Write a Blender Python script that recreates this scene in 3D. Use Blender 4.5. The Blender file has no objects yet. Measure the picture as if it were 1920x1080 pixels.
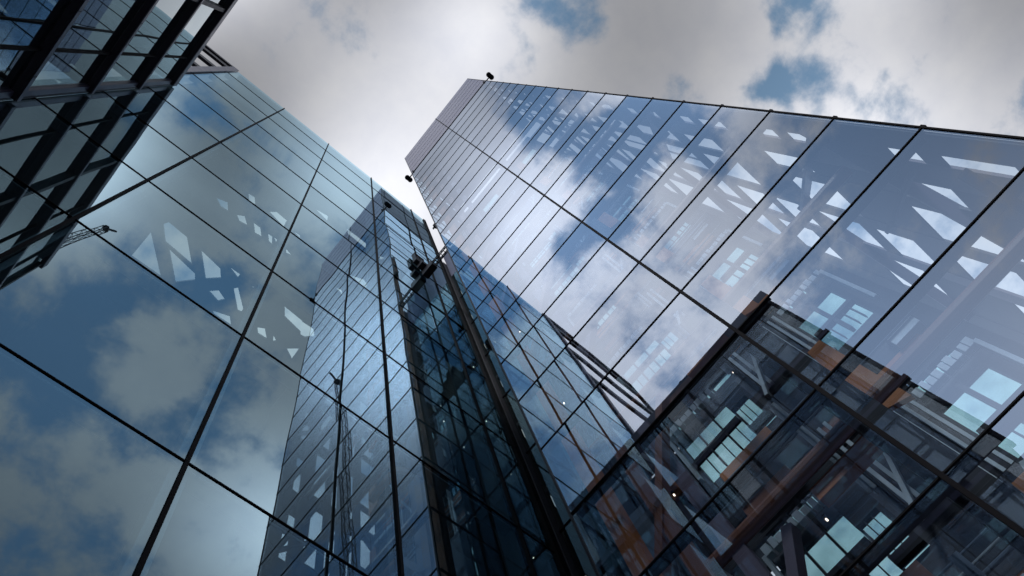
import bpy, bmesh, math, random
from mathutils import Vector, Matrix, noise
random.seed(7)
S = 4.0            # metres per unit of the survey grid (1 unit = distance from the viewer to the slab tower)
EYE = 1.6
sc = bpy.context.scene
# ------------------------------------------------------------------ camera
cam_d = bpy.data.cameras.new("camera")
cam = bpy.data.objects.new("camera", cam_d)
sc.collection.objects.link(cam)
sc.camera = cam
cam_d.sensor_fit = 'HORIZONTAL'
cam_d.sensor_width = 36.0
cam_d.lens = 36.0 * 1600.87 / 1920.0
cam_d.shift_x = (960 - 879.15) / 1920.0
cam_d.shift_y = (649.18 - 540) / 1920.0
cam_d.clip_start = 0.05
cam_d.clip_end = 5000
RIGHT = Vector((0.76339, -0.63519, -0.11737))
DOWN = Vector((0.58003, 0.75404, -0.30826))
FWD = Vector((0.28430, 0.16724, 0.94404))
m = Matrix((RIGHT, -DOWN, -FWD)).transposed().to_4x4()
m.translation = Vector((0, 0, EYE))
q = m.to_quaternion()
cam.rotation_mode = 'QUATERNION'
cam.rotation_quaternion = q
cam.location = (0, 0, EYE)
# ------------------------------------------------------------------ sky
w = bpy.data.worlds.new("World")
sc.world = w
w.use_nodes = True
nt = w.node_tree
nt.nodes.clear()
def N(tree, t, **kw):
    n = tree.nodes.new(t)
    for k, v in kw.items(): setattr(n, k, v)
    return n
def setin(tree, sock, v):
    if hasattr(v, 'links'): tree.links.new(v, sock)
    else: sock.default_value = v
def M(tree, op, a, b=0.0, c=None, clamp=False):
    n = N(tree, 'ShaderNodeMath', operation=op, use_clamp=clamp)
    setin(tree, n.inputs[0], a); setin(tree, n.inputs[1], b)
    if c is not None: setin(tree, n.inputs[2], c)
    return n.outputs[0]
def VM(tree, op, a, b=(0, 0, 0)):
    n = N(tree, 'ShaderNodeVectorMath', operation=op)
    setin(tree, n.inputs[0], a); setin(tree, n.inputs[1], b)
    return n
def MIX(tree, f, a, b):
    n = N(tree, 'ShaderNodeMix', data_type='RGBA')
    setin(tree, n.inputs['Factor'], f)
    setin(tree, n.inputs[6], a); setin(tree, n.inputs[7], b)
    return n.outputs[2]
SUN_EL, SUN_AZ = math.radians(36), math.radians(205)   # azimuth counted from +X towards +Y
sky = N(nt, 'ShaderNodeTexSky', sky_type='NISHITA')
sky.sun_disc = False
sky.sun_elevation = SUN_EL
sky.sun_rotation = math.radians(90) - SUN_AZ
sky.air_density = 1.0; sky.dust_density = 0.6; sky.ozone_density = 1.5
geo = N(nt, 'ShaderNodeTexCoord')
sep = N(nt, 'ShaderNodeSeparateXYZ'); nt.links.new(geo.outputs['Generated'], sep.inputs[0])
zc = M(nt, 'MAXIMUM', sep.outputs[2], 0.08)
comb = N(nt, 'ShaderNodeCombineXYZ')
setin(nt, comb.inputs[0], M(nt, 'DIVIDE', sep.outputs[0], zc))
setin(nt, comb.inputs[1], M(nt, 'DIVIDE', sep.outputs[1], zc))
P = comb.outputs[0]           # position on a flat cloud layer overhead
def fbm(scale, detail, rough, dist, off):
    n = N(nt, 'ShaderNodeTexNoise'); n.noise_dimensions = '2D'
    setin(nt, n.inputs['Vector'], VM(nt, 'ADD', P, off).outputs[0])
    n.inputs['Scale'].default_value = scale; n.inputs['Detail'].default_value = detail
    n.inputs['Roughness'].default_value = rough; n.inputs['Distortion'].default_value = dist
    return n.outputs[0]
big = fbm(3.2, 3, .5, .0, (3.1, 1.7, 0))
fine = fbm(11.0, 9, .6, .08, (8.3, 4.1, 0))
# banks of cloud (positive) and openings of blue (negative): x, y on the layer, radius, amount
BLOBS = [
 (-.38, -.50, .09, -.5), (.06, -.02, .22, .30), (.45, -.45, .2, .25), (.25, -.18, .12, .2), (-.93, -.2, .24, -.7), (-.75, -.16, .14, -.3),
 (-.09, .03, .02, -.28), (-.063, -.016, .022, -.22), (-.016, -.033, .028, -.45), (.125, -.178, .036, -.5), (.165, -.19, .03, -.36), (.04, -.09, .05, .3), (-.13, .06, .05, .3),
 (.374, -.377, .042, -.62), (.335, -.352, .03, -.4), (.375, -.278, .025, -.42), (.495, -.364, .03, -.42), (.25, -.30, .05, .35), (.42, -.31, .03, -.2),
 (.54, -.50, .10, .5), (.22, -.26, .06, .3), (.02, .05, .12, .35), (.2, .12, .1, .3),
 (-.20, -.085, .05, -.45), (-.27, -.135, .07, -.75), (-.345, -.185, .05, -.4), (-.315, -.085, .035, -.45), (-.52, -.34, .13, -.6),
 (-.245, .0, .045, .55), (-.165, .018, .05, .6), (-.125, .01, .035, .5), (-.235, .05, .05, .6), (-.32, -.02, .03, -.35),
 (-.41, .02, .07, .2), (-.40, .16, .09, .45), (-.48, .2, .1, .4), (-.49, -.14, .08, .15), (-.75, -.16, .14, -.25), (-.95, -.2, .16, -.55),
 (-.60, -.09, .07, .35), (-.38, -.11, .035, .3), (-.43, -.13, .05, .6),
 (-.085, -.125, .055, -.5), (-.055, -.17, .04, .1), (.045, -.095, .05, .4), (-.12, -.42, .10, -.35), (-.03, -.37, .07, -.25),
 (.022, -.435, .05, .40), (-.02, -.60, .07, .1), (.19, -.565, .09, .5), (.03, -.31, .05, -.3), (.045, -.19, .05, -.1),
 (.35, -.37, .05, .1), (.15, -.36, .04, .3), (-.08, -.52, .09, -.3), (-.2, -.31, .11, .55), (-.3, -.42, .12, .5), (-.41, -.13, .055, .6), (.1, -.45, .05, -.35), (1.05, -.05, .35, .35), (.3, .35, .2, .1)]
dens = M(nt, 'ADD', M(nt, 'MULTIPLY', big, .5), M(nt, 'MULTIPLY', fine, 1.75))
dens = M(nt, 'ADD', dens, -.54)
# a soft warp keeps the banks from looking round
wn = N(nt, 'ShaderNodeTexNoise'); wn.noise_dimensions = '2D'
setin(nt, wn.inputs['Vector'], P); wn.inputs['Scale'].default_value = 9; wn.inputs['Detail'].default_value = 4
warp = VM(nt, 'MULTIPLY', VM(nt, 'SUBTRACT', wn.outputs['Color'], (.5, .5, .5)).outputs[0], (.15, .15, 0)).outputs[0]
PW = VM(nt, 'ADD', P, warp).outputs[0]
for bx, by, r, a in BLOBS:
    d = VM(nt, 'DISTANCE', PW, (bx, by, 0)).outputs['Value']
    g = M(nt, 'POWER', 2.71828, M(nt, 'MULTIPLY', M(nt, 'MULTIPLY', d, d), -1.0 / (r * r)))
    dens = M(nt, 'MULTIPLY_ADD', g, a, dens)
mask = N(nt, 'ShaderNodeMapRange', interpolation_type='SMOOTHSTEP')
setin(nt, mask.inputs[0], dens); mask.inputs[1].default_value = .16; mask.inputs[2].default_value = .80
mask.inputs[3].default_value = .10
# how bright the cloud is: one bright zone overhead, plus patches added to brighten reflections and dim the open sky
def glow(cx, cy, r, a):
    d = VM(nt, 'DISTANCE', P, (cx, cy, 0)).outputs['Value']
    return M(nt, 'MULTIPLY', M(nt, 'POWER', 2.71828, M(nt, 'MULTIPLY', M(nt, 'MULTIPLY', d, d), -1.0 / (r * r))), a)
lum = M(nt, 'ADD', glow(.11, .07, .15, .52), glow(-.26, .01, .11, .85))
lum = M(nt, 'ADD', lum, glow(-.50, .02, .27, 1.0))
lum = M(nt, 'ADD', lum, glow(.95, -.1, .50, .75))
lum = M(nt, 'ADD', lum, glow(.52, -.28, .16, .35))
lum = M(nt, 'ADD', lum, glow(-.235, -.27, .10, 1.5))
lum = M(nt, 'ADD', lum, glow(.02, -.5, .25, .10))
for gg in ((.07, -.12, .09, .42), (.1, .28, .16, .45), (-.92, -.16, .28, .8), (-.15, .10, .10, -.22), (-.02, .10, .08, -.10), (.12, -.08, .12, -.05), (-.08, -.14, .08, -.15), (.28, -.54, .12, 1.0), (-.02, -.45, .16, .10), (.52, -.54, .15, -.12), (.24, -.24, .12, -.06)): lum = M(nt, 'ADD', lum, glow(*gg))
lum = M(nt, 'ADD', lum, .22)
lumv = M(nt, 'MULTIPLY', lum, M(nt, 'ADD', M(nt, 'MULTIPLY', fine, .24), .88))
cl = N(nt, 'ShaderNodeMix', data_type='RGBA', blend_type='MULTIPLY'); cl.inputs[0].default_value = 1
setin(nt, cl.inputs[6], MIX(nt, fine, (.93, .96, 1.08, 1), (1.0, 1.0, 1.02, 1)))
gl = N(nt, 'ShaderNodeCombineColor')
for i in range(3): setin(nt, gl.inputs[i], M(nt, 'MAXIMUM', lumv, .10))
nt.links.new(gl.outputs[0], cl.inputs[7])
SKY_K = 0.15
skyk = VM(nt, 'SCALE', sky.outputs[0]); skyk.inputs[3].default_value = SKY_K
# blue openings: clear sky seen through a thin veil
veil = N(nt, 'ShaderNodeMix', data_type='RGBA'); veil.inputs[0].default_value = .45
nt.links.new(skyk.outputs[0], veil.inputs[6]); veil.inputs[7].default_value = (.055, .18, .27, 1)
bl = VM(nt, 'SCALE', veil.outputs[2]); setin(nt, bl.inputs[3], M(nt, 'MULTIPLY_ADD', lum, .9, .55))
col = MIX(nt, mask.outputs[0], bl.outputs[0], cl.outputs[2])
bg = N(nt, 'ShaderNodeBackground'); nt.links.new(col, bg.inputs[0]); bg.inputs[1].default_value = 1.0
wo = N(nt, 'ShaderNodeOutputWorld'); nt.links.new(bg.outputs[0], wo.inputs[0])
# ------------------------------------------------------------------ sun behind thin cloud
sd = bpy.data.lights.new("sun", 'SUN'); sd.energy = 1.2; sd.angle = math.radians(10); sd.color = (1, .95, .88)
so = bpy.data.objects.new("sun", sd); sc.collection.objects.link(so)
sdir = Vector((math.cos(SUN_EL) * math.cos(SUN_AZ), math.cos(SUN_EL) * math.sin(SUN_AZ), math.sin(SUN_EL)))
so.rotation_euler = sdir.to_track_quat('Z', 'Y').to_euler(); so.location = sdir * 300
sc.view_settings.view_transform = 'Standard'
sc.view_settings.look = 'None'
sc.view_settings.exposure = 0.18
sc.view_settings.gamma = 1.0
cy = sc.cycles
cy.max_bounces = 24; cy.glossy_bounces = 12; cy.transparent_max_bounces = 40; cy.diffuse_bounces = 2; cy.transmission_bounces = 8
cy.caustics_reflective = False; cy.caustics_refractive = False
# ------------------------------------------------------------------ materials
MATS = {}
def simple(name, col, rough=.5, metal=0.0, var=.15, scale=1.5, streak=None, spec=.5):
    mt = bpy.data.materials.new(name); mt.use_nodes = True
    t = mt.node_tree; b = t.nodes['Principled BSDF']
    b.inputs['Roughness'].default_value = rough; b.inputs['Metallic'].default_value = metal
    b.inputs['Specular IOR Level'].default_value = spec
    g = N(t, 'ShaderNodeNewGeometry')
    n = N(t, 'ShaderNodeTexNoise'); n.inputs['Scale'].default_value = scale; n.inputs['Detail'].default_value = 5
    vec = g.outputs['Position']
    if streak: vec = VM(t, 'MULTIPLY', vec, streak).outputs[0]
    t.links.new(vec, n.inputs['Vector'])
    f = M(t, 'MULTIPLY_ADD', n.outputs[0], 2 * var, 1 - var)
    v = VM(t, 'SCALE', tuple(col)); setin(t, v.inputs[3], f)
    t.links.new(v.outputs[0], b.inputs['Base Color'])
    rr = M(t, 'MULTIPLY_ADD', n.outputs[0], .2, rough - .1, clamp=True); t.links.new(rr, b.inputs['Roughness'])
    MATS[name] = mt
    return mt
def glass(name, ior, refl, trans, wob=1.0, inner_fac=.10):
    mt = bpy.data.materials.new(name); mt.use_nodes = True
    t = mt.node_tree; t.nodes.clear()
    out = N(t, 'ShaderNodeOutputMaterial')
    tr = N(t, 'ShaderNodeBsdfTransparent'); tr.inputs[0].default_value = (*trans, 1)
    gl = N(t, 'ShaderNodeBsdfGlossy'); gl.inputs['Color'].default_value = (*refl, 1); gl.inputs['Roughness'].default_value = 0.0
    g = N(t, 'ShaderNodeNewGeometry')
    oi = N(t, 'ShaderNodeObjectInfo')
    # every pane sits a hair out of true and bows slightly: a slow, tiny wander of the surface normal
    n = N(t, 'ShaderNodeTexNoise'); n.noise_dimensions = '4D'
    n.inputs['Scale'].default_value = .28; n.inputs['Detail'].default_value = 1.0
    t.links.new(g.outputs['Position'], n.inputs['Vector']); setin(t, n.inputs['W'], M(t, 'MULTIPLY', oi.outputs['Random'], 37.0))
    wv = VM(t, 'SUBTRACT', n.outputs['Color'], (.5, .5, .5)).outputs[0]
    wn_ = N(t, 'ShaderNodeTexWhiteNoise'); wn_.noise_dimensions = '1D'; setin(t, wn_.inputs['W'], M(t, 'MULTIPLY', oi.outputs['Random'], 91.0))
    tv = VM(t, 'SUBTRACT', wn_.outputs['Color'], (.5, .5, .5)).outputs[0]
    s1 = VM(t, 'SCALE', wv); s1.inputs[3].default_value = .009 * wob
    s2 = VM(t, 'SCALE', tv); s2.inputs[3].default_value = .0055 * wob
    sm = VM(t, 'ADD', s1.outputs[0], s2.outputs[0]).outputs[0]
    b = VM(t, 'NORMALIZE', VM(t, 'ADD', g.outputs['Normal'], sm).outputs[0])
    t.links.new(b.outputs[0], gl.inputs['Normal'])
    cosv = M(t, 'ABSOLUTE', VM(t, 'DOT_PRODUCT', g.outputs['Incoming'], b.outputs[0]).outputs['Value'])
    r0 = ((ior - 1) / (ior + 1)) ** 2          # coated glass: strong at normal incidence, full mirror at grazing
    frv = M(t, 'MULTIPLY_ADD', M(t, 'POWER', M(t, 'SUBTRACT', 1.0, cosv), 4.0), 1 - r0, r0)
    dirt = N(t, 'ShaderNodeTexNoise'); dirt.inputs['Scale'].default_value = .35; dirt.inputs['Detail'].default_value = 6
    t.links.new(g.outputs['Position'], dirt.inputs['Vector'])
    fv = M(t, 'MULTIPLY', frv, M(t, 'MULTIPLY', M(t, 'MULTIPLY_ADD', dirt.outputs[0], .22, .89), M(t, 'MULTIPLY_ADD', oi.outputs['Random'], .14, .93)), clamp=True)
    fac = MIX(t, g.outputs['Backfacing'], fv, (inner_fac,) * 3 + (1,))
    mx = N(t, 'ShaderNodeMixShader')
    t.links.new(fac, mx.inputs[0]); t.links.new(tr.outputs[0], mx.inputs[1]); t.links.new(gl.outputs[0], mx.inputs[2])
    t.links.new(mx.outputs[0], out.inputs[0])
    MATS[name] = mt
    return mt
def clear(name, trans):
    mt = bpy.data.materials.new(name); mt.use_nodes = True
    t = mt.node_tree; t.nodes.clear()
    out = N(t, 'ShaderNodeOutputMaterial')
    tr = N(t, 'ShaderNodeBsdfTransparent'); tr.inputs[0].default_value = (*trans, 1)
    t.links.new(tr.outputs[0], out.inputs[0]); MATS[name] = mt
    return mt
def lamp(name, col, e):
    mt = bpy.data.materials.new(name); mt.use_nodes = True
    t = mt.node_tree; t.nodes.clear()
    out = N(t, 'ShaderNodeOutputMaterial'); em = N(t, 'ShaderNodeEmission')
    em.inputs[0].default_value = (*col, 1); em.inputs[1].default_value = e
    t.links.new(em.outputs[0], out.inputs[0]); MATS[name] = mt
    return mt
G_TOWER = glass('blue coated glass', 3.7, (.77, .86, 1.0), (.82, .90, .98))
G_SLAB = glass('teal coated glass', 4.2, (.60, .84, .97), (.70, .88, .90), wob=1.3)
G_LINK = glass('green link glass', 1.45, (.80, .92, .90), (.45, .52, .50))
G_WING = glass('grey wing glass', 2.7, (.80, .88, .90), (.40, .50, .52), wob=1.5)
CLEAR = clear('clear inner glass', (.93, .97, .97))
TEAL = clear('teal shaft glass', (.60, .78, .79))
_t = TEAL.node_tree
_g = N(_t, 'ShaderNodeNewGeometry'); _n = N(_t, 'ShaderNodeTexNoise'); _n.inputs['Scale'].default_value = 1.1; _n.inputs['Detail'].default_value = 7
_t.links.new(_g.outputs['Position'], _n.inputs['Vector'])
_c = MIX(_t, M(_t, 'MULTIPLY_ADD', _n.outputs[0], 1.6, -.3, clamp=True), (.42, .56, .57, 1), (.80, .97, .97, 1))
_t.links.new(_c, [q_ for q_ in _t.nodes if q_.type == 'BSDF_TRANSPARENT'][0].inputs[0])
DARK = simple('dark anodised frame', (.012, .012, .022), .5, spec=.2)
BLACK = simple('black gasket', (.006, .006, .010), .7, spec=.08)
FIN = simple('navy fin metal', (.020, .020, .040), .42, .3)
FINEDGE = simple('violet fin edge', (.060, .055, .100), .40, .3)
CROWN = simple('violet grey crown panel', (.135, .135, .225), .42, .25, var=.3, scale=1.2, streak=(.2, .2, 3.0))
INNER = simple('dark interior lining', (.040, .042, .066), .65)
PURPLE = simple('purple painted steel', (.13, .10, .155), .5)
BROWN = simple('brown painted steel', (.22, .075, .045), .45)
ORANGE = simple('orange fireproofed steel', (.52, .17, .055), .6, var=.25)
PALE = simple('pale galvanised steel', (.42, .46, .52), .45, .3, var=.3, scale=3)
GREYM = simple('grey mullion metal', (.17, .21, .29), .45, .3)
STONE = simple('plaza paving', (.25, .24, .23), .8)
LIT = lamp('lit luminaire', (1, .78, .60), 5)
# ------------------------------------------------------------------ building helpers (survey units in, metres out)
def W(x, y, z): return Vector((x * S, y * S, z * S + EYE))
class MB:
    def __init__(s): s.v = []; s.f = []; s.mi = []
    def box(s, x0, x1, y0, y1, z0, z1, mi=0, faces=None):
        i = len(s.v)
        s.v += [W(x, y, z) for z in (z0, z1) for y in (y0, y1) for x in (x0, x1)]
        fs = [(0, 2, 3, 1), (4, 5, 7, 6), (0, 1, 5, 4), (2, 6, 7, 3), (0, 4, 6, 2), (1, 3, 7, 5)]  # -z +z -y +y -x +x
        for k, f in enumerate(fs):
            s.f.append(tuple(i + a for a in f)); s.mi.append(mi if not isinstance(mi, dict) else mi.get(k, mi.get('d', 0)))
    def bar(s, a, b, r, r2=None, mi=0, up=(0, 0, 1)):
        a, b = W(*a), W(*b); d = (b - a).normalized()
        u = d.cross(Vector(up))
        if u.length < 1e-4: u = d.cross(Vector((1, 0, 0)))
        u.normalize(); v = d.cross(u); r2 = r2 or r
        i = len(s.v)
        for p in (a, b):
            for su, sv in ((-1, -1), (1, -1), (1, 1), (-1, 1)): s.v.append(p + u * su * r * S + v * sv * r2 * S)
        for f in ((0, 1, 2, 3), (7, 6, 5, 4), (0, 4, 5, 1), (1, 5, 6, 2), (2, 6, 7, 3), (3, 7, 4, 0)):
            s.f.append(tuple(i + a for a in f)); s.mi.append(mi)
    def tube(s, a, b, r, n=12, mi=0):
        a, b = W(*a), W(*b); d = (b - a).normalized()
        u = d.cross(Vector((0, 0, 1)))
        if u.length < 1e-4: u = Vector((1, 0, 0))
        u.normalize(); v = d.cross(u); i = len(s.v)
        for p in (a, b):
            for k in range(n):
                t = 2 * math.pi * k / n; s.v.append(p + (u * math.cos(t) + v * math.sin(t)) * r * S)
        for k in range(n):
            s.f.append((i + k, i + (k + 1) % n, i + n + (k + 1) % n, i + n + k)); s.mi.append(mi)
        s.f.append(tuple(i + k for k in range(n))[::-1]); s.mi.append(mi)
        s.f.append(tuple(i + n + k for k in range(n))); s.mi.append(mi)
    def prism(s, ring, e, mi=0):   # ring of survey points extruded by vector e
        n = len(ring); i = len(s.v)
        s.v += [W(*p) for p in ring] + [W(p[0] + e[0], p[1] + e[1], p[2] + e[2]) for p in ring]
        s.f.append(tuple(range(i, i + n))[::-1]); s.mi.append(mi)
        s.f.append(tuple(range(i + n, i + 2 * n))); s.mi.append(mi)
        for k in range(n):
            s.f.append((i + k, i + (k + 1) % n, i + n + (k + 1) % n, i + n + k)); s.mi.append(mi)
    def ball(s, c, r, sx=1, sy=1, sz=1, n=12):
        c = W(*c); i = len(s.v); rings = n // 2
        s.v.append(c + Vector((0, 0, r * sz * S)))
        for j in range(1, rings):
            th = math.pi * j / rings
            for k in range(n):
                ph = 2 * math.pi * k / n
                s.v.append(c + Vector((sx * math.sin(th) * math.cos(ph), sy * math.sin(th) * math.sin(ph), sz * math.cos(th))) * r * S)
        s.v.append(c + Vector((0, 0, -r * sz * S))); last = len(s.v) - 1
        for k in range(n):
            s.f.append((i, i + 1 + k, i + 1 + (k + 1) % n)); s.mi.append(0)
            s.f.append((last, last - n + (k + 1) % n, last - n + k)); s.mi.append(0)
        for j in range(rings - 2):
            for k in range(n):
                a0 = i + 1 + j * n + k; a1 = i + 1 + j * n + (k + 1) % n
                s.f.append((a0, a0 + n, a1 + n, a1)); s.mi.append(0)
    def build(s, name, mats, parent=None, smooth=False, **props):
        if not isinstance(mats, (list, tuple)): mats = [mats]
        c = sum(s.v, Vector()) / len(s.v)
        me = bpy.data.meshes.new(name)
        me.from_pydata([p - c for p in s.v], [], s.f); me.update()
        for mt in mats: me.materials.append(mt)
        for p, k in zip(me.polygons, s.mi): p.material_index = k
        bm = bmesh.new(); bm.from_mesh(me); bmesh.ops.recalc_face_normals(bm, faces=bm.faces); bm.to_mesh(me); bm.free()
        if smooth:
            for p in me.polygons: p.use_smooth = True
        o = bpy.data.objects.new(name, me); sc.collection.objects.link(o)
        if parent is None: o.location = c
        else:
            o.parent = parent; o.location = c - worldloc(parent)
        for k, v in props.items(): o[k] = v
        return o
def worldloc(o):
    v = Vector(o.location)
    while o.parent: o = o.parent; v += Vector(o.location)
    return v
def thing(name, label, cat, loc, group=None):
    o = bpy.data.objects.new(name, None); sc.collection.objects.link(o)
    o.location = W(*loc); o['label'] = label; o['category'] = cat; o.empty_display_size = .5
    if group: o['group'] = group
    return o
def box(name, mat, parent, x0, x1, y0, y1, z0, z1, **p):
    b = MB(); b.box(x0, x1, y0, y1, z0, z1); return b.build(name, mat, parent, **p)
def pane(parent, mats, axis, sign, c, a0, a1, z0, z1, th=.006, gap=.0025):
    """one pane in the plane axis=c, its coated face looking along sign"""
    b = MB(); lo, hi = (c - th, c) if sign > 0 else (c, c + th)
    k = {0: {1: 5, -1: 4}, 1: {1: 3, -1: 2}}[axis][sign]
    mi = {'d': 1, k: 0}
    if axis == 0: b.box(lo, hi, a0 + gap, a1 - gap, z0 + gap, z1 - gap, mi)
    else: b.box(a0 + gap, a1 - gap, lo, hi, z0 + gap, z1 - gap, mi)
    return b.build('glass_pane', mats, parent)
GZ = -EYE / S
# ------------------------------------------------------------------ ground
me = bpy.data.meshes.new('plaza'); me.from_pydata([(-900, -900, 0), (900, -900, 0), (900, 900, 0), (-900, 900, 0)], [], [(0, 1, 2, 3)])
me.materials.append(STONE)
plaza = bpy.data.objects.new('plaza', me); sc.collection.objects.link(plaza); plaza['kind'] = 'structure'

# ================================================================== SLAB TOWER (left of the photo), face y = 1
L = thing('glass_slab_tower', 'broad teal glass tower on the left of the picture with large panes and hairline joints', 'building', (.3, 2.2, GZ))
LX0, LX1, LT = -1.125, 1.752, 11.13
LJ = [-1.12, -.4455, .2305, .9035, 1.5545, 1.752]
LH = [GZ, -.110, .925] + [1.960 + 1.0375 * k for k in range(9)] + [LT]
for a, b in zip(LJ[:-1], LJ[1:]):
    for z0, z1 in zip(LH[:-1], LH[1:]):
        pane(L, [G_SLAB, CLEAR], 1, -1, 1.0, a, b, z0, z1)
for j in LJ[1:-1]:
    mu = box('mullion', BLACK, L, j - .0055, j + .0055, .992, 1.02, GZ, LT + (.02))
    box('mullion_box', GREYM, mu, j - .024, j + .024, 1.022, 1.10, GZ, LT - .05)
for z in LH[1:-1]:
    tr = box('transom', BLACK, L, LX0, LX1, .9965, 1.012, z - .0022, z + .0022)
    box('transom_box', GREYM, tr, LX0, LX1, 1.014, 1.06, z - .010, z + .010)
box('corner_post', BLACK, L, 1.754, 1.79, .988, 1.04, GZ, LT)
box('edge_post', FINEDGE, L, -1.20, -1.128, .985, 1.03, 7.1, LT + .05)
# louvred corner screen beyond the edge post
for z0, z1, nm in ((11.08, 11.20, 'screen_rail'), (10.62, 10.80, 'louvre'), (9.72, 9.90, 'louvre'), (8.80, 8.96, 'louvre')):
    box(nm, DARK, L, -2.75, -1.202, .99, 1.022, z0, z1)
box('screen_post', DARK, L, -2.80, -2.752, .99, 1.03, 7.1, 11.22)
# hollow interior: floor of the top storey, side and rear walls, perforated roof
box('rear_wall', INNER, L, LX0, 1.78, 4.30, 4.36, GZ, LT)
box('side_wall', INNER, L, LX0 - .0, LX0 + .04, 1.12, 4.298, GZ, LT)
box('side_wall', INNER, L, 1.735, 1.788, 1.042, 4.298, GZ, LT)
# roof deck of the slab tower: one plate with braced skylight openings cut through it
ZR = 11.0
SKYLIGHTS = [[(-0.77,3.07),(-0.73,3.0),(-0.45,3.02),(-0.2,3.28),(-0.63,3.24)],[(-0.55,3.28),(-0.11,3.35),(-0.06,3.42),(-0.24,3.6)],[(-0.83,3.24),(-0.41,3.65),(-0.85,3.65)],[(-0.23,3.05),(0.1,3.1),(0.18,3.2),(0.03,3.33)],[(1.03,3.01),(1.33,3.03),(1.44,3.18),(1.12,3.13)],[(1.39,3.47),(1.54,3.55),(1.53,3.36)],[(0.38,3.22),(0.42,3.17),(0.69,3.41),(0.59,3.43)],[(0.15,3.01),(0.34,3.01),(0.34,3.07)],[(0.15,3.44),(0.25,3.35),(0.38,3.4),(0.32,3.48)],[(0.34,3.62),(0.56,3.55),(0.65,3.65),(0.38,3.66)],[(0.53,3.06),(0.6,3.02),(0.65,3.07)],[(0.92,3.46),(1.01,3.41),(1.12,3.52),(0.98,3.53)],[(1.15,3.42),(1.23,3.46),(1.2,3.5)],[(-0.14,2.41),(-0.05,2.36),(0.05,2.44),(-0.07,2.46)],[(0.08,2.36),(0.19,2.36),(0.27,2.45),(0.17,2.46)],[(0.3,2.36),(0.37,2.36),(0.43,2.45),(0.37,2.44)],[(0.38,2.35),(0.51,2.36),(0.5,2.43)],[(0.6,2.38),(0.72,2.41),(0.63,2.43)],[(-0.18,2.1),(-0.09,2.09),(-0.03,2.16),(-0.11,2.19)],[(-0.46,2.39),(-0.31,2.35),(-0.24,2.44),(-0.35,2.45)],[(0.15,2.13),(0.23,2.07),(0.4,2.08),(0.43,2.18)],[(0.51,2.14),(0.63,2.13),(0.67,2.17)],[(1.31,3.04),(1.51,3.03),(1.59,3.11),(1.49,3.2),(1.43,3.21)],[(1.68,3.15),(1.83,3.0),(1.94,3.01),(1.97,3.09)],[(1.74,3.36),(1.89,3.38),(1.96,3.5),(1.74,3.55)],[(1.39,2.4),(1.48,2.38),(1.55,2.43)],[(1.54,2.4),(1.96,2.37),(1.97,2.47),(1.6,2.48)],[(1.45,2.15),(1.62,2.09),(1.76,2.11),(1.79,2.19)],[(1.05,1.69),(1.36,1.69),(1.39,1.75),(1.1,1.74)],[(1.58,1.72),(1.67,1.69),(1.64,1.75)],[(0.57,1.74),(0.76,1.71),(0.79,1.77)]]
SKYLIGHTS = [[(min(x, 1.715), y) for x, y in q] for q in SKYLIGHTS if sum(p[0] for p in q) / len(q) < 1.70]
def inside(p, q):
    c = False
    for k in range(len(q)):
        (x1, y1), (x2, y2) = q[k - 1], q[k]
        if (y1 > p[1]) != (y2 > p[1]) and p[0] < (x2 - x1) * (p[1] - y1) / (y2 - y1) + x1: c = not c
    return c
from mathutils.geometry import delaunay_2d_cdt
def plate(name, outer, holes, z0, z1, mat, parent):
    pts = [Vector(p) for p in outer]; edges = [(k, (k + 1) % len(outer)) for k in range(len(outer))]
    for h in holes:
        n = len(pts); pts += [Vector(p) for p in h]; edges += [(n + k, n + (k + 1) % len(h)) for k in range(len(h))]
    v, e, f = delaunay_2d_cdt(pts, edges, [], 0, 1e-5)[:3]
    keep = []
    for t in f:
        c = sum((v[a] for a in t), Vector((0, 0))) / len(t)
        if inside(c, outer) and not any(inside(c, h) for h in holes): keep.append(tuple(t))
    mb = MB(); n = len(v)
    mb.v = [W(p.x, p.y, z0) for p in v] + [W(p.x, p.y, z1) for p in v]
    cnt = {}
    for t in keep:
        for k in range(len(t)): cnt.setdefault(frozenset((t[k], t[(k + 1) % len(t)])), []).append((t[k], t[(k + 1) % len(t)]))
    for t in keep: mb.f += [t[::-1], tuple(a + n for a in t)]; mb.mi += [0, 0]
    for es in cnt.values():
        if len(es) == 1: a, b = es[0]; mb.f.append((a, b, b + n, a + n)); mb.mi.append(0)
    return mb.build(name, mat, parent)
plate('roof_deck', [(LX0 + .045, 1.016), (1.726, 1.016), (1.726, 4.295), (LX0 + .045, 4.295)], SKYLIGHTS, ZR, ZR + .06, INNER, L)
box('parapet', INNER, L, LX0 + .045, 1.726, 1.016, 1.05, ZR + .062, LT - .003)

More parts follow.
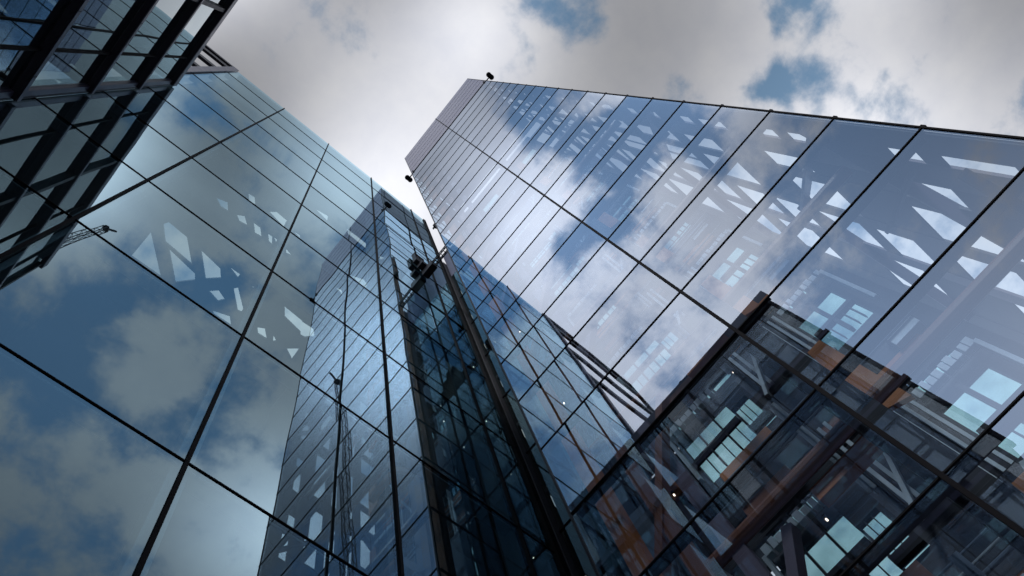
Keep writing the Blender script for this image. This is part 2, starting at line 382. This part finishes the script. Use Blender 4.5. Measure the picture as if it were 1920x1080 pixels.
# ================================================================== CORNER TOWER (right of the photo), faces x = 1.3916 / y = .684
FX, FY1, FY0, RB, RT = 1.3916, .684, -.931, 12.11, 14.30
BX = 2.28
R = thing('glass_corner_tower', 'tall blue glass tower on the right with violet crown panels and steel frame inside', 'building', (1.85, -.1, GZ))
RH = [GZ, -.0655] + [1.4572 + .5073 * k for k in range(-2, 22)]
RH[-1] = RB
RM = -.123
for z0, z1 in zip(RH[:-1], RH[1:]):
    for a, b in ((FY0, RM), (RM, FY1)): pane(R, [G_TOWER, CLEAR], 0, -1, FX, a, b, z0, z1)
SJ = [FX, 1.84, BX]
ns = 0; stuff = MB()
for z0, z1 in zip(RH[:-1], RH[1:]):
    for a, b in zip(SJ[:-1], SJ[1:]):
        pane(R, [G_TOWER, CLEAR], 1, 1, FY1, a + (.004 if a == FX else 0), b, z0, z1)
for z in RH[1:-1]:
    tr = box('transom', BLACK, R, FX - .0032, FX + .010, FY0, FY1, z - .0026, z + .0026)
    box('transom_box', DARK, tr, FX + .012, FX + .034, FY0 + .02, FY1 - .02, z - .014, z + .014)
    box('side_transom', BLACK, R, FX + .012, BX, FY1 - .008, FY1 + .0032, z - .0024, z + .0024)
mu = box('mullion', BLACK, R, FX - .009, FX + .0105, RM - .0055, RM + .0055, GZ, RT)
box('mullion_box', DARK, mu, FX + .036, FX + .09, RM - .025, RM + .025, GZ, RB)
box('side_mullion', BLACK, R, 1.834, 1.846, FY1 - .009, FY1 + .008, GZ, RT)
box('corner_trim', DARK, R, FX - .0045, FX + .004, FY1 - .004, FY1 + .0045, GZ, RT)
box('corner_trim', BLACK, R, FX - .0035, FX + .011, FY0 - .006, FY0 - .0005, GZ, RT)
box('corner_trim', DARK, R, BX + .001, BX + .04, FY1 - .03, FY1 + .006, GZ, RT)
for z in RH[4:-1:1]:
    box('edge_clip', BLACK, R, FX - .0035, FX + .012, FY0 - .011, FY0 - .0062, z - .012, z + .012)
# crown
NC = 6
for k in range(NC):
    z0 = RB + .03 + (RT - RB - .03) * k / NC; z1 = RB + .03 + (RT - RB - .03) * (k + 1) / NC
    for a, b in ((FY0, RM), (RM, FY1)): box('crown_panel', CROWN, R, FX - .004, FX + .05, a + .003, b - .003, z0 + .014, z1 - .014)
    for a, b in zip(SJ[:-1], SJ[1:]): box('crown_panel', CROWN, R, a + (.054 if a == FX else .003), b - .003, FY1 - .05, FY1 + .004, z0 + .014, z1 - .014)
box('crown_core', DARK, R, FX + .055, BX - .06, FY0 + .02, FY1 - .055, RB + .02, RT - .03)
box('crown_gutter', BLACK, R, FX - .006, FX + .05, FY0, FY1, RB + .002, RB + .028)
box('crown_gutter', BLACK, R, FX + .052, BX, FY1 - .05, FY1 + .006, RB + .002, RB + .028)
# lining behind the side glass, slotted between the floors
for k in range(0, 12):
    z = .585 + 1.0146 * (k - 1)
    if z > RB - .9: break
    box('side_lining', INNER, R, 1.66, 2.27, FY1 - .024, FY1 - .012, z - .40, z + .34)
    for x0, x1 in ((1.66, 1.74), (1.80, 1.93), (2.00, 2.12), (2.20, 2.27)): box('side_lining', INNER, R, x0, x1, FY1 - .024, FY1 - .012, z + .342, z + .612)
# --- right-hand wall (y = FY0): posts, spandrels and braces with open slots
yw0, yw1 = FY0, FY0 + .010
RX = 2.98
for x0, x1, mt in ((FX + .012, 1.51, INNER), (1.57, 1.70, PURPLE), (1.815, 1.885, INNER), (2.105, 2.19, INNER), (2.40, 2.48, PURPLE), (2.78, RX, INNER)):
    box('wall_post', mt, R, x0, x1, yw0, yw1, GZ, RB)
zf = [.585 + 1.0146 * k for k in range(-1, 12)]
def slot(x0, x1, z0, z1): box('spandrel', INNER, R, x0 + .002, x1 - .002, yw0 + .002, yw1 - .002, z0, z1)
def brace(x0, z0, x1, z1, w, m=None, off=.012):
    b = MB(); b.bar((x0, yw1 + off, z0), (x1, yw1 + off, z1), .008, w, up=(0, 1, 0)); b.build('diagonal_brace', m or PURPLE, R)
for k, z in enumerate(zf):
    if z > RB - .6: break
    up = k >= 5
    slot(1.70, 1.815, z + (.47 if up else .39), z + (.70 if up else 1.0146))
    slot(1.51, 1.57, z + .17, z + .57); slot(1.51, 1.57, z + .90, z + 1.0146)
    slot(1.885, 2.105, z + (.50 if up else .42), z + (.72 if up else .98))
    slot(2.19, 2.40, z - .02, z + .10); slot(2.19, 2.40, z + .50, z + .70)
    slot(2.48, 2.78, z + .36, z + (.60 if up else .92))
    if k % 2 == 0:
        brace(1.44, z - .47, 2.16, z + .56, .026); brace(2.16, z + .60, 2.80, z - .16, .024)
        if not up: brace(1.50, z + .72, 1.90, z + .30, .016, INNER, .05)
    elif not up:
        brace(1.44, z + .62, 2.16, z - .42, .026); brace(2.16, z - .46, 2.80, z + .48, .024)
        brace(1.57, z + .02, 2.05, z + .66, .014, INNER, .05)
    if up: box('window_post', INNER, R, 1.985, 2.0, yw0 + .002, yw1 - .002, z + .722, z + 1.51)
# --- rear service wall (x = 2.15) with lift frames, seen through the glass
XW = 2.15
def rw(nm, mat, y0, y1, z0, z1, d0=0.0, d1=.03): return box(nm, mat, R, XW + d0, XW + d1, y0, y1, z0, z1)
zb0 = 3.50 - 3 * 1.0146
for k in range(0, 12):
    z = zb0 + 1.0146 * k         # underside of the perforated light strip
    if z > RB - 1.0: break
    near = k < 9
    # solid rails across the wall
    rw('wall_rail', INNER, -.68, FY1 - .02, z + .165, z + .62)
    rw('wall_rail', INNER, -.68, FY1 - .02, z + .042, z + .085)
    rw('wall_rail', INNER, -.68, .40, z - .018, z + .04)
    # upright pieces between openings
    for y0, y1 in ((-.68, -.57), (-.36, -.0), (.102, .112), (.385, .66)):
        rw('wall_panel', INNER, y0, y1, z - .393, z - .02)
    for y0, y1 in ((-.68, -.56), (-.465, -.455), (-.365, -.01), (.095, .105), (.17, .18), (.25, .275), (.36, .66)):
        rw('wall_panel', INNER, y0, y1, z + .087, z + .163)
    # glazing in the openings
    for y0, y1, z0, z1 in ((-.57, -.36, -.39, -.02), (.0, .102, -.39, -.02), (.112, .385, -.39, -.02), (-.56, -.365, .088, .162), (-.01, .36, .088, .162)):
        rw('shaft_glass', TEAL, y0 + .001, y1 - .001, z + z0, z + z1, .012, .018)
    if not near: continue
    # lift frame: bars across the glazing
    fr = MB()
    fr.box(XW - .03, XW - .001, .112, .385, z - .240, z - .215)
    for y in (.195, .29): fr.box(XW - .025, XW - .001, y - .004, y + .004, z - .39, z - .242); fr.box(XW - .025, XW - .001, y - .004, y + .004, z - .213, z - .02)
    fr.build('lift_frame', DARK, R)
    fr = MB()
    fr.box(XW - .03, XW - .001, -.57, -.36, z - .26, z - .235); fr.box(XW - .028, XW - .001, -.47, -.455, z - .39, z - .262); fr.box(XW - .028, XW - .001, -.47, -.455, z - .233, z - .02)
    fr.box(XW - .028, XW - .001, .0, .02, z - .39, z - .02); fr.box(XW - .03, XW - .001, .02, .112, z - .16, z - .02); fr.box(XW - .03, XW - .001, .02, .112, z - .39, z - .345)
    fr.build('lift_frame', DARK, R)
    ls = MB()
    for y0, y1 in ((.105, .40), (-.61, -.35)):
        n = 9
        for i in range(n):
            ya = y0 + (y1 - y0) * i / n; yb = y0 + (y1 - y0) * (i + 1) / n
            h = .048 + .012 * ((i * 7 + k * 3) % 4) / 3
            ls.box(XW - .065, XW - .035, ya, yb - (.004 if (i + k) % 3 else .010), z + .004, z + h)
    ls.build('perforated_rail', PALE, R)
    box('upright', PALE, R, XW - .08, XW - .05, .395, .41, z - .42, z - .002)
    box('upright', PALE, R, XW - .08, XW - .05, -.615, -.60, z - .44, z - .002)
    # fireproofed panels, pipe runs and cable trays
    rw('fireproof_panel', ORANGE if k % 2 else BROWN, -.30, -.06, z + .20, z + .33, -.02, -.001)
    rw('fireproof_panel', BROWN if k % 2 else ORANGE, .06, .34, z + .47, z + .60, -.02, -.001)
    rw('fireproof_panel', ORANGE, .44, .56, z - .30, z - .05, -.02, -.001)
    for q_, (zz, r_) in enumerate(((.185, .006), (.365, .008), (.40, .005), (.44, .004))):
        b = MB(); b.tube((XW - .05 - .012 * q_, -.64, z + zz), (XW - .05 - .012 * q_, FY1 - .07, z + zz), r_, 8); b.build('pipe', PALE if q_ % 2 == 0 else GREYM, R)
    b = MB()
    for y in (-.20, -.16, .43, .47, .62): b.box(XW - .026, XW - .016, y, y + .006, z - .40, z + .60)
    b.build('conduit', GREYM, R)
    b = MB()
    for y in (.150, .240, .335): b.box(XW - .020, XW - .001, y - .002, y + .002, z - .39, z - .242)
    for y in (-.535, -.50, -.42): b.box(XW - .020, XW - .001, y - .002, y + .002, z - .39, z - .262)
    for y in (.05, .08): b.box(XW - .020, XW - .001, y - .002, y + .002, z - .343, z - .162)
    b.build('glazing_bar', DARK, R)
    b = MB(); b.bar((XW - .10, .42, z - .45), (XW - .10, .66, z + .50), .010, .012, up=(1, 0, 0)); b.bar((XW - .10, -.34, z + .50), (XW - .10, -.04, z - .40), .008, .010, up=(1, 0, 0)); b.build('tie_rod', PALE, R)
    tray = MB()
    for y in (-.335, -.305, -.27, -.245):
        tray.box(XW - .07, XW - .05, y, y + .012, z - .46, z + .05)
    for y in (-.10, -.07): tray.box(XW - .07, XW - .05, y, y + .014, z - .30, z + .28)
    tray.build('cable_tray', PALE, R)
    for y, dx in ((-.02, .30), (.40, .28), (.59, .33), (.745 - .12, .36)):
        hb = MB(); hb.box(XW - dx, XW - dx + .022, y, y + .006, z - .40, z + .26); hb.box(XW - dx, XW - dx + .003, y - .012, y + .018, z - .40, z + .26)
        hb.build('hanger', PALE if k % 2 == 0 or y > .5 else GREYM, R)
    box('tray_block', PALE if k % 3 else GREYM, R, XW - .05, XW - .002, -.60, -.48, z + .31, z + .42)
    # beams along the facade and inclined columns
    b = MB(); b.tube((1.62, FY0 + .06, z - .42), (1.62, FY1 - .06, z - .42), .026, 12); b.build('edge_beam', BROWN, R)
    b = MB(); b.box(1.66, 1.70, -.12, .10, z - .50, z - .44); b.build('fire_casing', ORANGE, R)
    rw('fireproof_panel', ORANGE, -.56, -.34, z + .20, z + .31, -.02, -.001)
    rw('fireproof_panel', BROWN, .12, .36, z + .20, z + .34, -.02, -.001)
    b = MB(); b.prism([(1.80, -.30, z + .24), (1.80, -.24, z + .24), (1.80, -.20, z - .25), (1.80, -.30, z - .30)], (.02, 0, 0)); b.build('stair_plate', ORANGE, R)
# columns near the left corner
for x, y, mt, wd in ((1.50, .60, ORANGE, .034), (1.55, .47, BROWN, .024), (1.62, .36, PURPLE, .026), (1.48, -.16, DARK, .03)):
    box('column', mt, R, x, x + wd * 1.4, y - wd, y + wd, GZ, RB - .1)
for k in range(7):
    z = zb0 + 1.0146 * k
    b = MB(); b.bar((1.56, .64, z - .5), (1.56, .20, z + .40), .016, .02, up=(1, 0, 0)); b.build('inclined_brace', PURPLE if k % 2 else BROWN, R)
    b = MB(); b.prism([(1.64, .66, z - .47), (1.64, .60, z - .47), (1.64, .44, z + .10), (1.64, .66, z + .12)], (.012, 0, 0)); b.build('stair_screen', GREYM, R)
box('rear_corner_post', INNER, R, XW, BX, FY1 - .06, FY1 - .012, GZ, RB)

# ================================================================== LINK wall between the two towers, face x = 1.83
K = thing('glass_link_wall', 'dark narrow greenish glass link closing the slot between the two towers', 'building', (1.95, .84, GZ))
KX, KT = 1.83, 8.95
KH = [GZ] + [.80 * k + .02 for k in range(0, 11)]
for z0, z1 in zip(KH[:-1], KH[1:]):
    pane(K, [G_LINK, CLEAR], 0, -1, KX, .695, .98, z0, z1)
for z in KH[1:-1]:
    tr = box('transom', BLACK, K, KX - .004, KX + .01, .695, .982, z - .005, z + .005)
    box('floor_edge', DARK, tr, KX + .03, KX + .40, .70, .98, z - .06, z + .02)
box('crown_panel', CROWN, K, KX, KX + .03, .695, .98, KH[-1] + .006, KT)
for y0, y1 in ((.70, .745), (.80, .83), (.90, .98)): box('wall_post', INNER, K, KX + .20, KX + .24, y0, y1, GZ, 8.0)
for k in range(10):
    b = MB(); z = .8 * k
    b.bar((KX + .17, .70, z + (.1 if k % 2 else .72)), (KX + .17, .98, z + (.72 if k % 2 else .1)), .012, .02, up=(1, 0, 0)); b.build('diagonal_brace', PURPLE, K)
box('rear_wall', INNER, K, KX + .42, KX + .45, .695, .98, GZ, 8.8)
for k in range(11):
    z = .8 * k + .02
    box('side_panel', INNER, K, 1.795, KX + .42, .984, 1.004, z - .22, z + .30)
    box('side_panel', INNER, K, 1.795, KX + .06, .984, 1.004, z + .302, z + .578)
    box('side_panel', INNER, K, KX + .11, KX + .19, .984, 1.004, z + .302, z + .578)
    box('side_panel', INNER, K, KX + .27, KX + .42, .984, 1.004, z + .302, z + .578)
    box('sill_rail', PURPLE, K, KX + .03, KX + .40, .965, .982, z + .40, z + .44)

# ================================================================== WING with deep fins (top left of the photo), face x = -1.0185
F = thing('finned_glass_wing', 'dark low wing at the upper left with deep horizontal navy fins across its windows', 'building', (-1.6, .65, GZ))
XF, FB, FT = -1.0185, .985, 6.90
def fend(z): return -.70 if z > 4.6 else (-.645 if z > 3.6 else -.58)
fz = [6.735 - .998 * k for k in range(0, 7)]   # fin undersides
lv = [GZ] + sorted(fz)
FJ = [.975, .757, .325, -.10, -.53]
for z0, z1 in zip(lv[:-1], lv[1:]):
    fa = fend(z1 - .1); js = FJ + [fa]
    for b, a in zip(js[:-1], js[1:]): pane(F, [G_WING, CLEAR], 0, 1, XF, a + .002, b - .002, z0 + (.128 if z0 != GZ else .01), z1 - .004)
    box('end_wall', FIN, F, -2.40, XF - .012, fa, fa + .036, z0 + .13, z1 - .012)
    box('end_mullion', DARK, F, XF - .010, XF + .022, fa - .012, fa + .012, z0 + .05, z1 - .002)
for z in fz:
    top = z > 6.5; fa = fend(z + .1)
    fn = MB(); fn.box(XF + .001, XF + .034, fa - .03, FB, z, z + (.14 if top else .05))
    o = fn.build('fin', FIN, F)
    box('fin_edge', FINEDGE, o, XF + .035, XF + .039, fa - .03, FB, z + .004, z + (.13 if top else .046))
    if not top: box('spandrel', FIN, F, XF - .010, XF + .012, fa + .014, .975, z + .052, z + .124)
    for y in (.86, .54, .11, -.32): box('fin_joint', BLACK, o, XF + .0392, XF + .0398, y, y + .003, z + .004, z + .046)
    box('floor_slab', INNER, F, -2.40, XF - .02, fa + .04, .984, z + .02, z + .12)
for y in FJ[1:]:
    wd = .014 if y == .325 else .004
    box('mullion', DARK if wd > .01 else BLACK, F, XF - .006, XF + (.026 if wd > .01 else .010), y - wd, y + wd, GZ, FT)
box('corner_post', FINEDGE, F, XF - .01, XF + .015, .955, .985, GZ, FT)
box('corner_strip', DARK, F, XF, XF + .016, .986, .9955, GZ, FT)
box('rear_wall', INNER, F, -1.85, -1.80, -.54, .984, GZ, FT - .06)
box('roof', DARK, F, -2.40, XF - .003, -.72, .984, FT - .02, FT + .01)

# ================================================================== small things on the towers
def floodlight(name, label, base, d, t):
    """twin head lamp on a stub arm: d = unit direction away from the wall, t = unit direction across the two heads"""
    o = thing(name, label, 'floodlight', base, 'twin floodlights on the crown corners')
    bx, by, bz = base; D = Vector(d); T = Vector(t)
    a = MB(); p0 = Vector(base); p1 = p0 + D * .05
    a.tube(tuple(p0 - D * .01), tuple(p1), .008, 8); a.build('arm', BLACK, o)
    for s in (-1, 1):
        h = MB(); c = p1 + D * .028 + T * (s * .026)
        h.ball(tuple(c), .036, *(1.0 + .0 * abs(v) for v in t)); h.build('lamp_head', BLACK, o, smooth=True)
    y = MB(); y.tube(tuple(p1 + D * .028 - T * .03), tuple(p1 + D * .028 + T * .03), .033, 10); y.build('yoke', BLACK, o)
    b = MB(); q0 = p0 - D * .05
    b.prism([tuple(q0 + Vector((-.03, 0, .02))), tuple(q0 + Vector((-.006, 0, .02))), tuple(q0 + Vector((-.006, 0, -.09))), tuple(q0 + Vector((-.02, 0, -.06)))], tuple(D * .02))
    b.build('wall_bracket', BLACK, o)
    return o
floodlight('floodlight', 'black twin floodlight above the top edge where the blue tower meets the open sky', (FX + .01, FY0 - .012, RB + .05), (0, -1, 0), (1, 0, 0))
floodlight('floodlight', 'black twin floodlight at the lower left end of the violet crown', (FX + .01, FY1 + .006, RB + .05), (0, 1, 0), (1, 0, 0))
br = MB(); br.box(FX - .004, FX + .03, FY1 + .006, FY1 + .03, 8.02, 8.12); br.box(FX + .005, FX + .015, FY1 + .03, FY1 + .05, 8.03, 8.08)
o = br.build('wall_sensor', BLACK); o['label'] = 'tiny black sensor box on the left edge of the blue tower above the gantry arm'; o['category'] = 'sensor'
# maintenance gantry across the slot
g = thing('maintenance_gantry', 'dark maintenance gantry arm with a cradle bridging the slot between both towers', 'gantry', (1.40, .84, 7.0))
a = MB()
for dx, dz in ((0, 0), (.035, 0), (0, .06), (.035, .06)): a.bar((1.395 + dx, .69, 6.98 + dz), (1.395 + dx, .86, 6.98 + dz), .004)
for i in range(5):
    y0 = .69 + .034 * i
    a.bar((1.395, y0, 6.98), (1.395, y0 + .034, 7.04), .003); a.bar((1.43, y0, 7.04), (1.43, y0 + .034, 6.98), .003); a.bar((1.395, y0, 6.98), (1.43, y0, 6.98), .003)
a.build('lattice_arm', DARK, g)
box('arm', DARK, g, 1.385, 1.445, .862, .988, 6.95, 7.09)
box('carriage', DARK, g, 1.34, 1.46, .92, .985, 7.092, 7.18)
c = MB(); c.box(1.30, 1.41, .945, .988, 7.19, 7.22); c.box(1.30, 1.41, .945, .988, 7.44, 7.47)
for x in (1.302, 1.335, 1.37, 1.40): c.box(x, x + .008, .947, .986, 7.222, 7.438)
c.box(1.31, 1.40, .953, .980, 7.224, 7.435); c.build('cradle', DARK, g)
# tower crane seen in reflection
cr = thing('tower_crane', 'dark lattice crane jib mirrored in the teal glass', 'crane', (-5.5, -8.6, GZ))
def lattice(name, a, b, r, n, parent, rt=.012):
    A, B = Vector(a), Vector(b); d = (B - A).normalized(); u = d.cross(Vector((.3, .9, .1))).normalized(); v = d.cross(u)
    mb = MB(); cs = [(u * r), (v * r), (-u * r), (-v * r)]
    for c in cs: mb.bar(tuple(A + c), tuple(B + c * .6), rt)
    for i in range(n):
        p = A + (B - A) * (i / n); q = A + (B - A) * ((i + 1) / n); s0 = 1 - .4 * i / n; s1 = 1 - .4 * (i + 1) / n
        for k in range(4):
            mb.bar(tuple(p + cs[k] * s0), tuple(q + cs[(k + 1) % 4] * s1), rt * .6); mb.bar(tuple(p + cs[k] * s0), tuple(p + cs[(k + 1) % 4] * s0), rt * .6)
    return mb.build(name, DARK, parent)
TIP = (-3.684, -8.222, 32.25)
lattice('jib', (-5.2, -8.48, 14.5), TIP, .22, 22, cr, .011)
lattice('mast', (-5.5, -8.6, GZ), (-5.5, -8.6, 14.6), .28, 16, cr, .035)
box('cab', DARK, cr, -5.9, -5.2, -8.9, -8.3, 13.2, 14.2)
h = MB(); h.ball(TIP, .13, 1, 1, .8); h.bar(TIP, (TIP[0] + .3, TIP[1], TIP[2] + .4), .03); h.build('jib_head', DARK, cr, smooth=False)
# lit downlights
spots = [(1.60, .50, 2.20), (1.98, -.02, 3.30), (1.95, .50, 2.95), (1.75, .63, 3.9), (1.70, .62, 5.0), (1.92, .60, 4.4), (2.0, .15, 2.30), (1.90, .80, 3.35), (1.90, .84, 4.15), (1.90, .80, 4.95), (1.75, .55, 6.0), (1.86, .74, 2.62), (1.86, .88, 5.75), (1.86, .78, 6.5), (1.93, .90, 2.55)]
places = ['behind the glass of the lower middle bay', 'behind the centre panes of the blue tower', 'beside the orange columns', 'inside the dark side face low down', 'inside the dark side face higher up', 'at the dark side face near the slot', 'over the lower right lift frame', 'in the lowest visible link storey', 'in the second visible link storey', 'in the third visible link storey', 'near the top of the dark side face', 'in the bottom corner of the link beside the tower edge', 'in the fourth visible link storey', 'in the fifth visible link storey', 'in the bottom of the link near the thick post']
for (x, y, z), pl in zip(spots, places):
    o = thing('downlight', 'small round lit downlight ' + pl, 'light', (x, y, z), 'lit downlights inside the glass')
    b = MB(); b.tube((x, y, z), (x, y, z + .01), .0032, 10); b.build('lens', LIT, o)
    b = MB(); b.tube((x, y, z + .011), (x, y, z + .03), .008, 10); b.build('housing', BLACK, o)
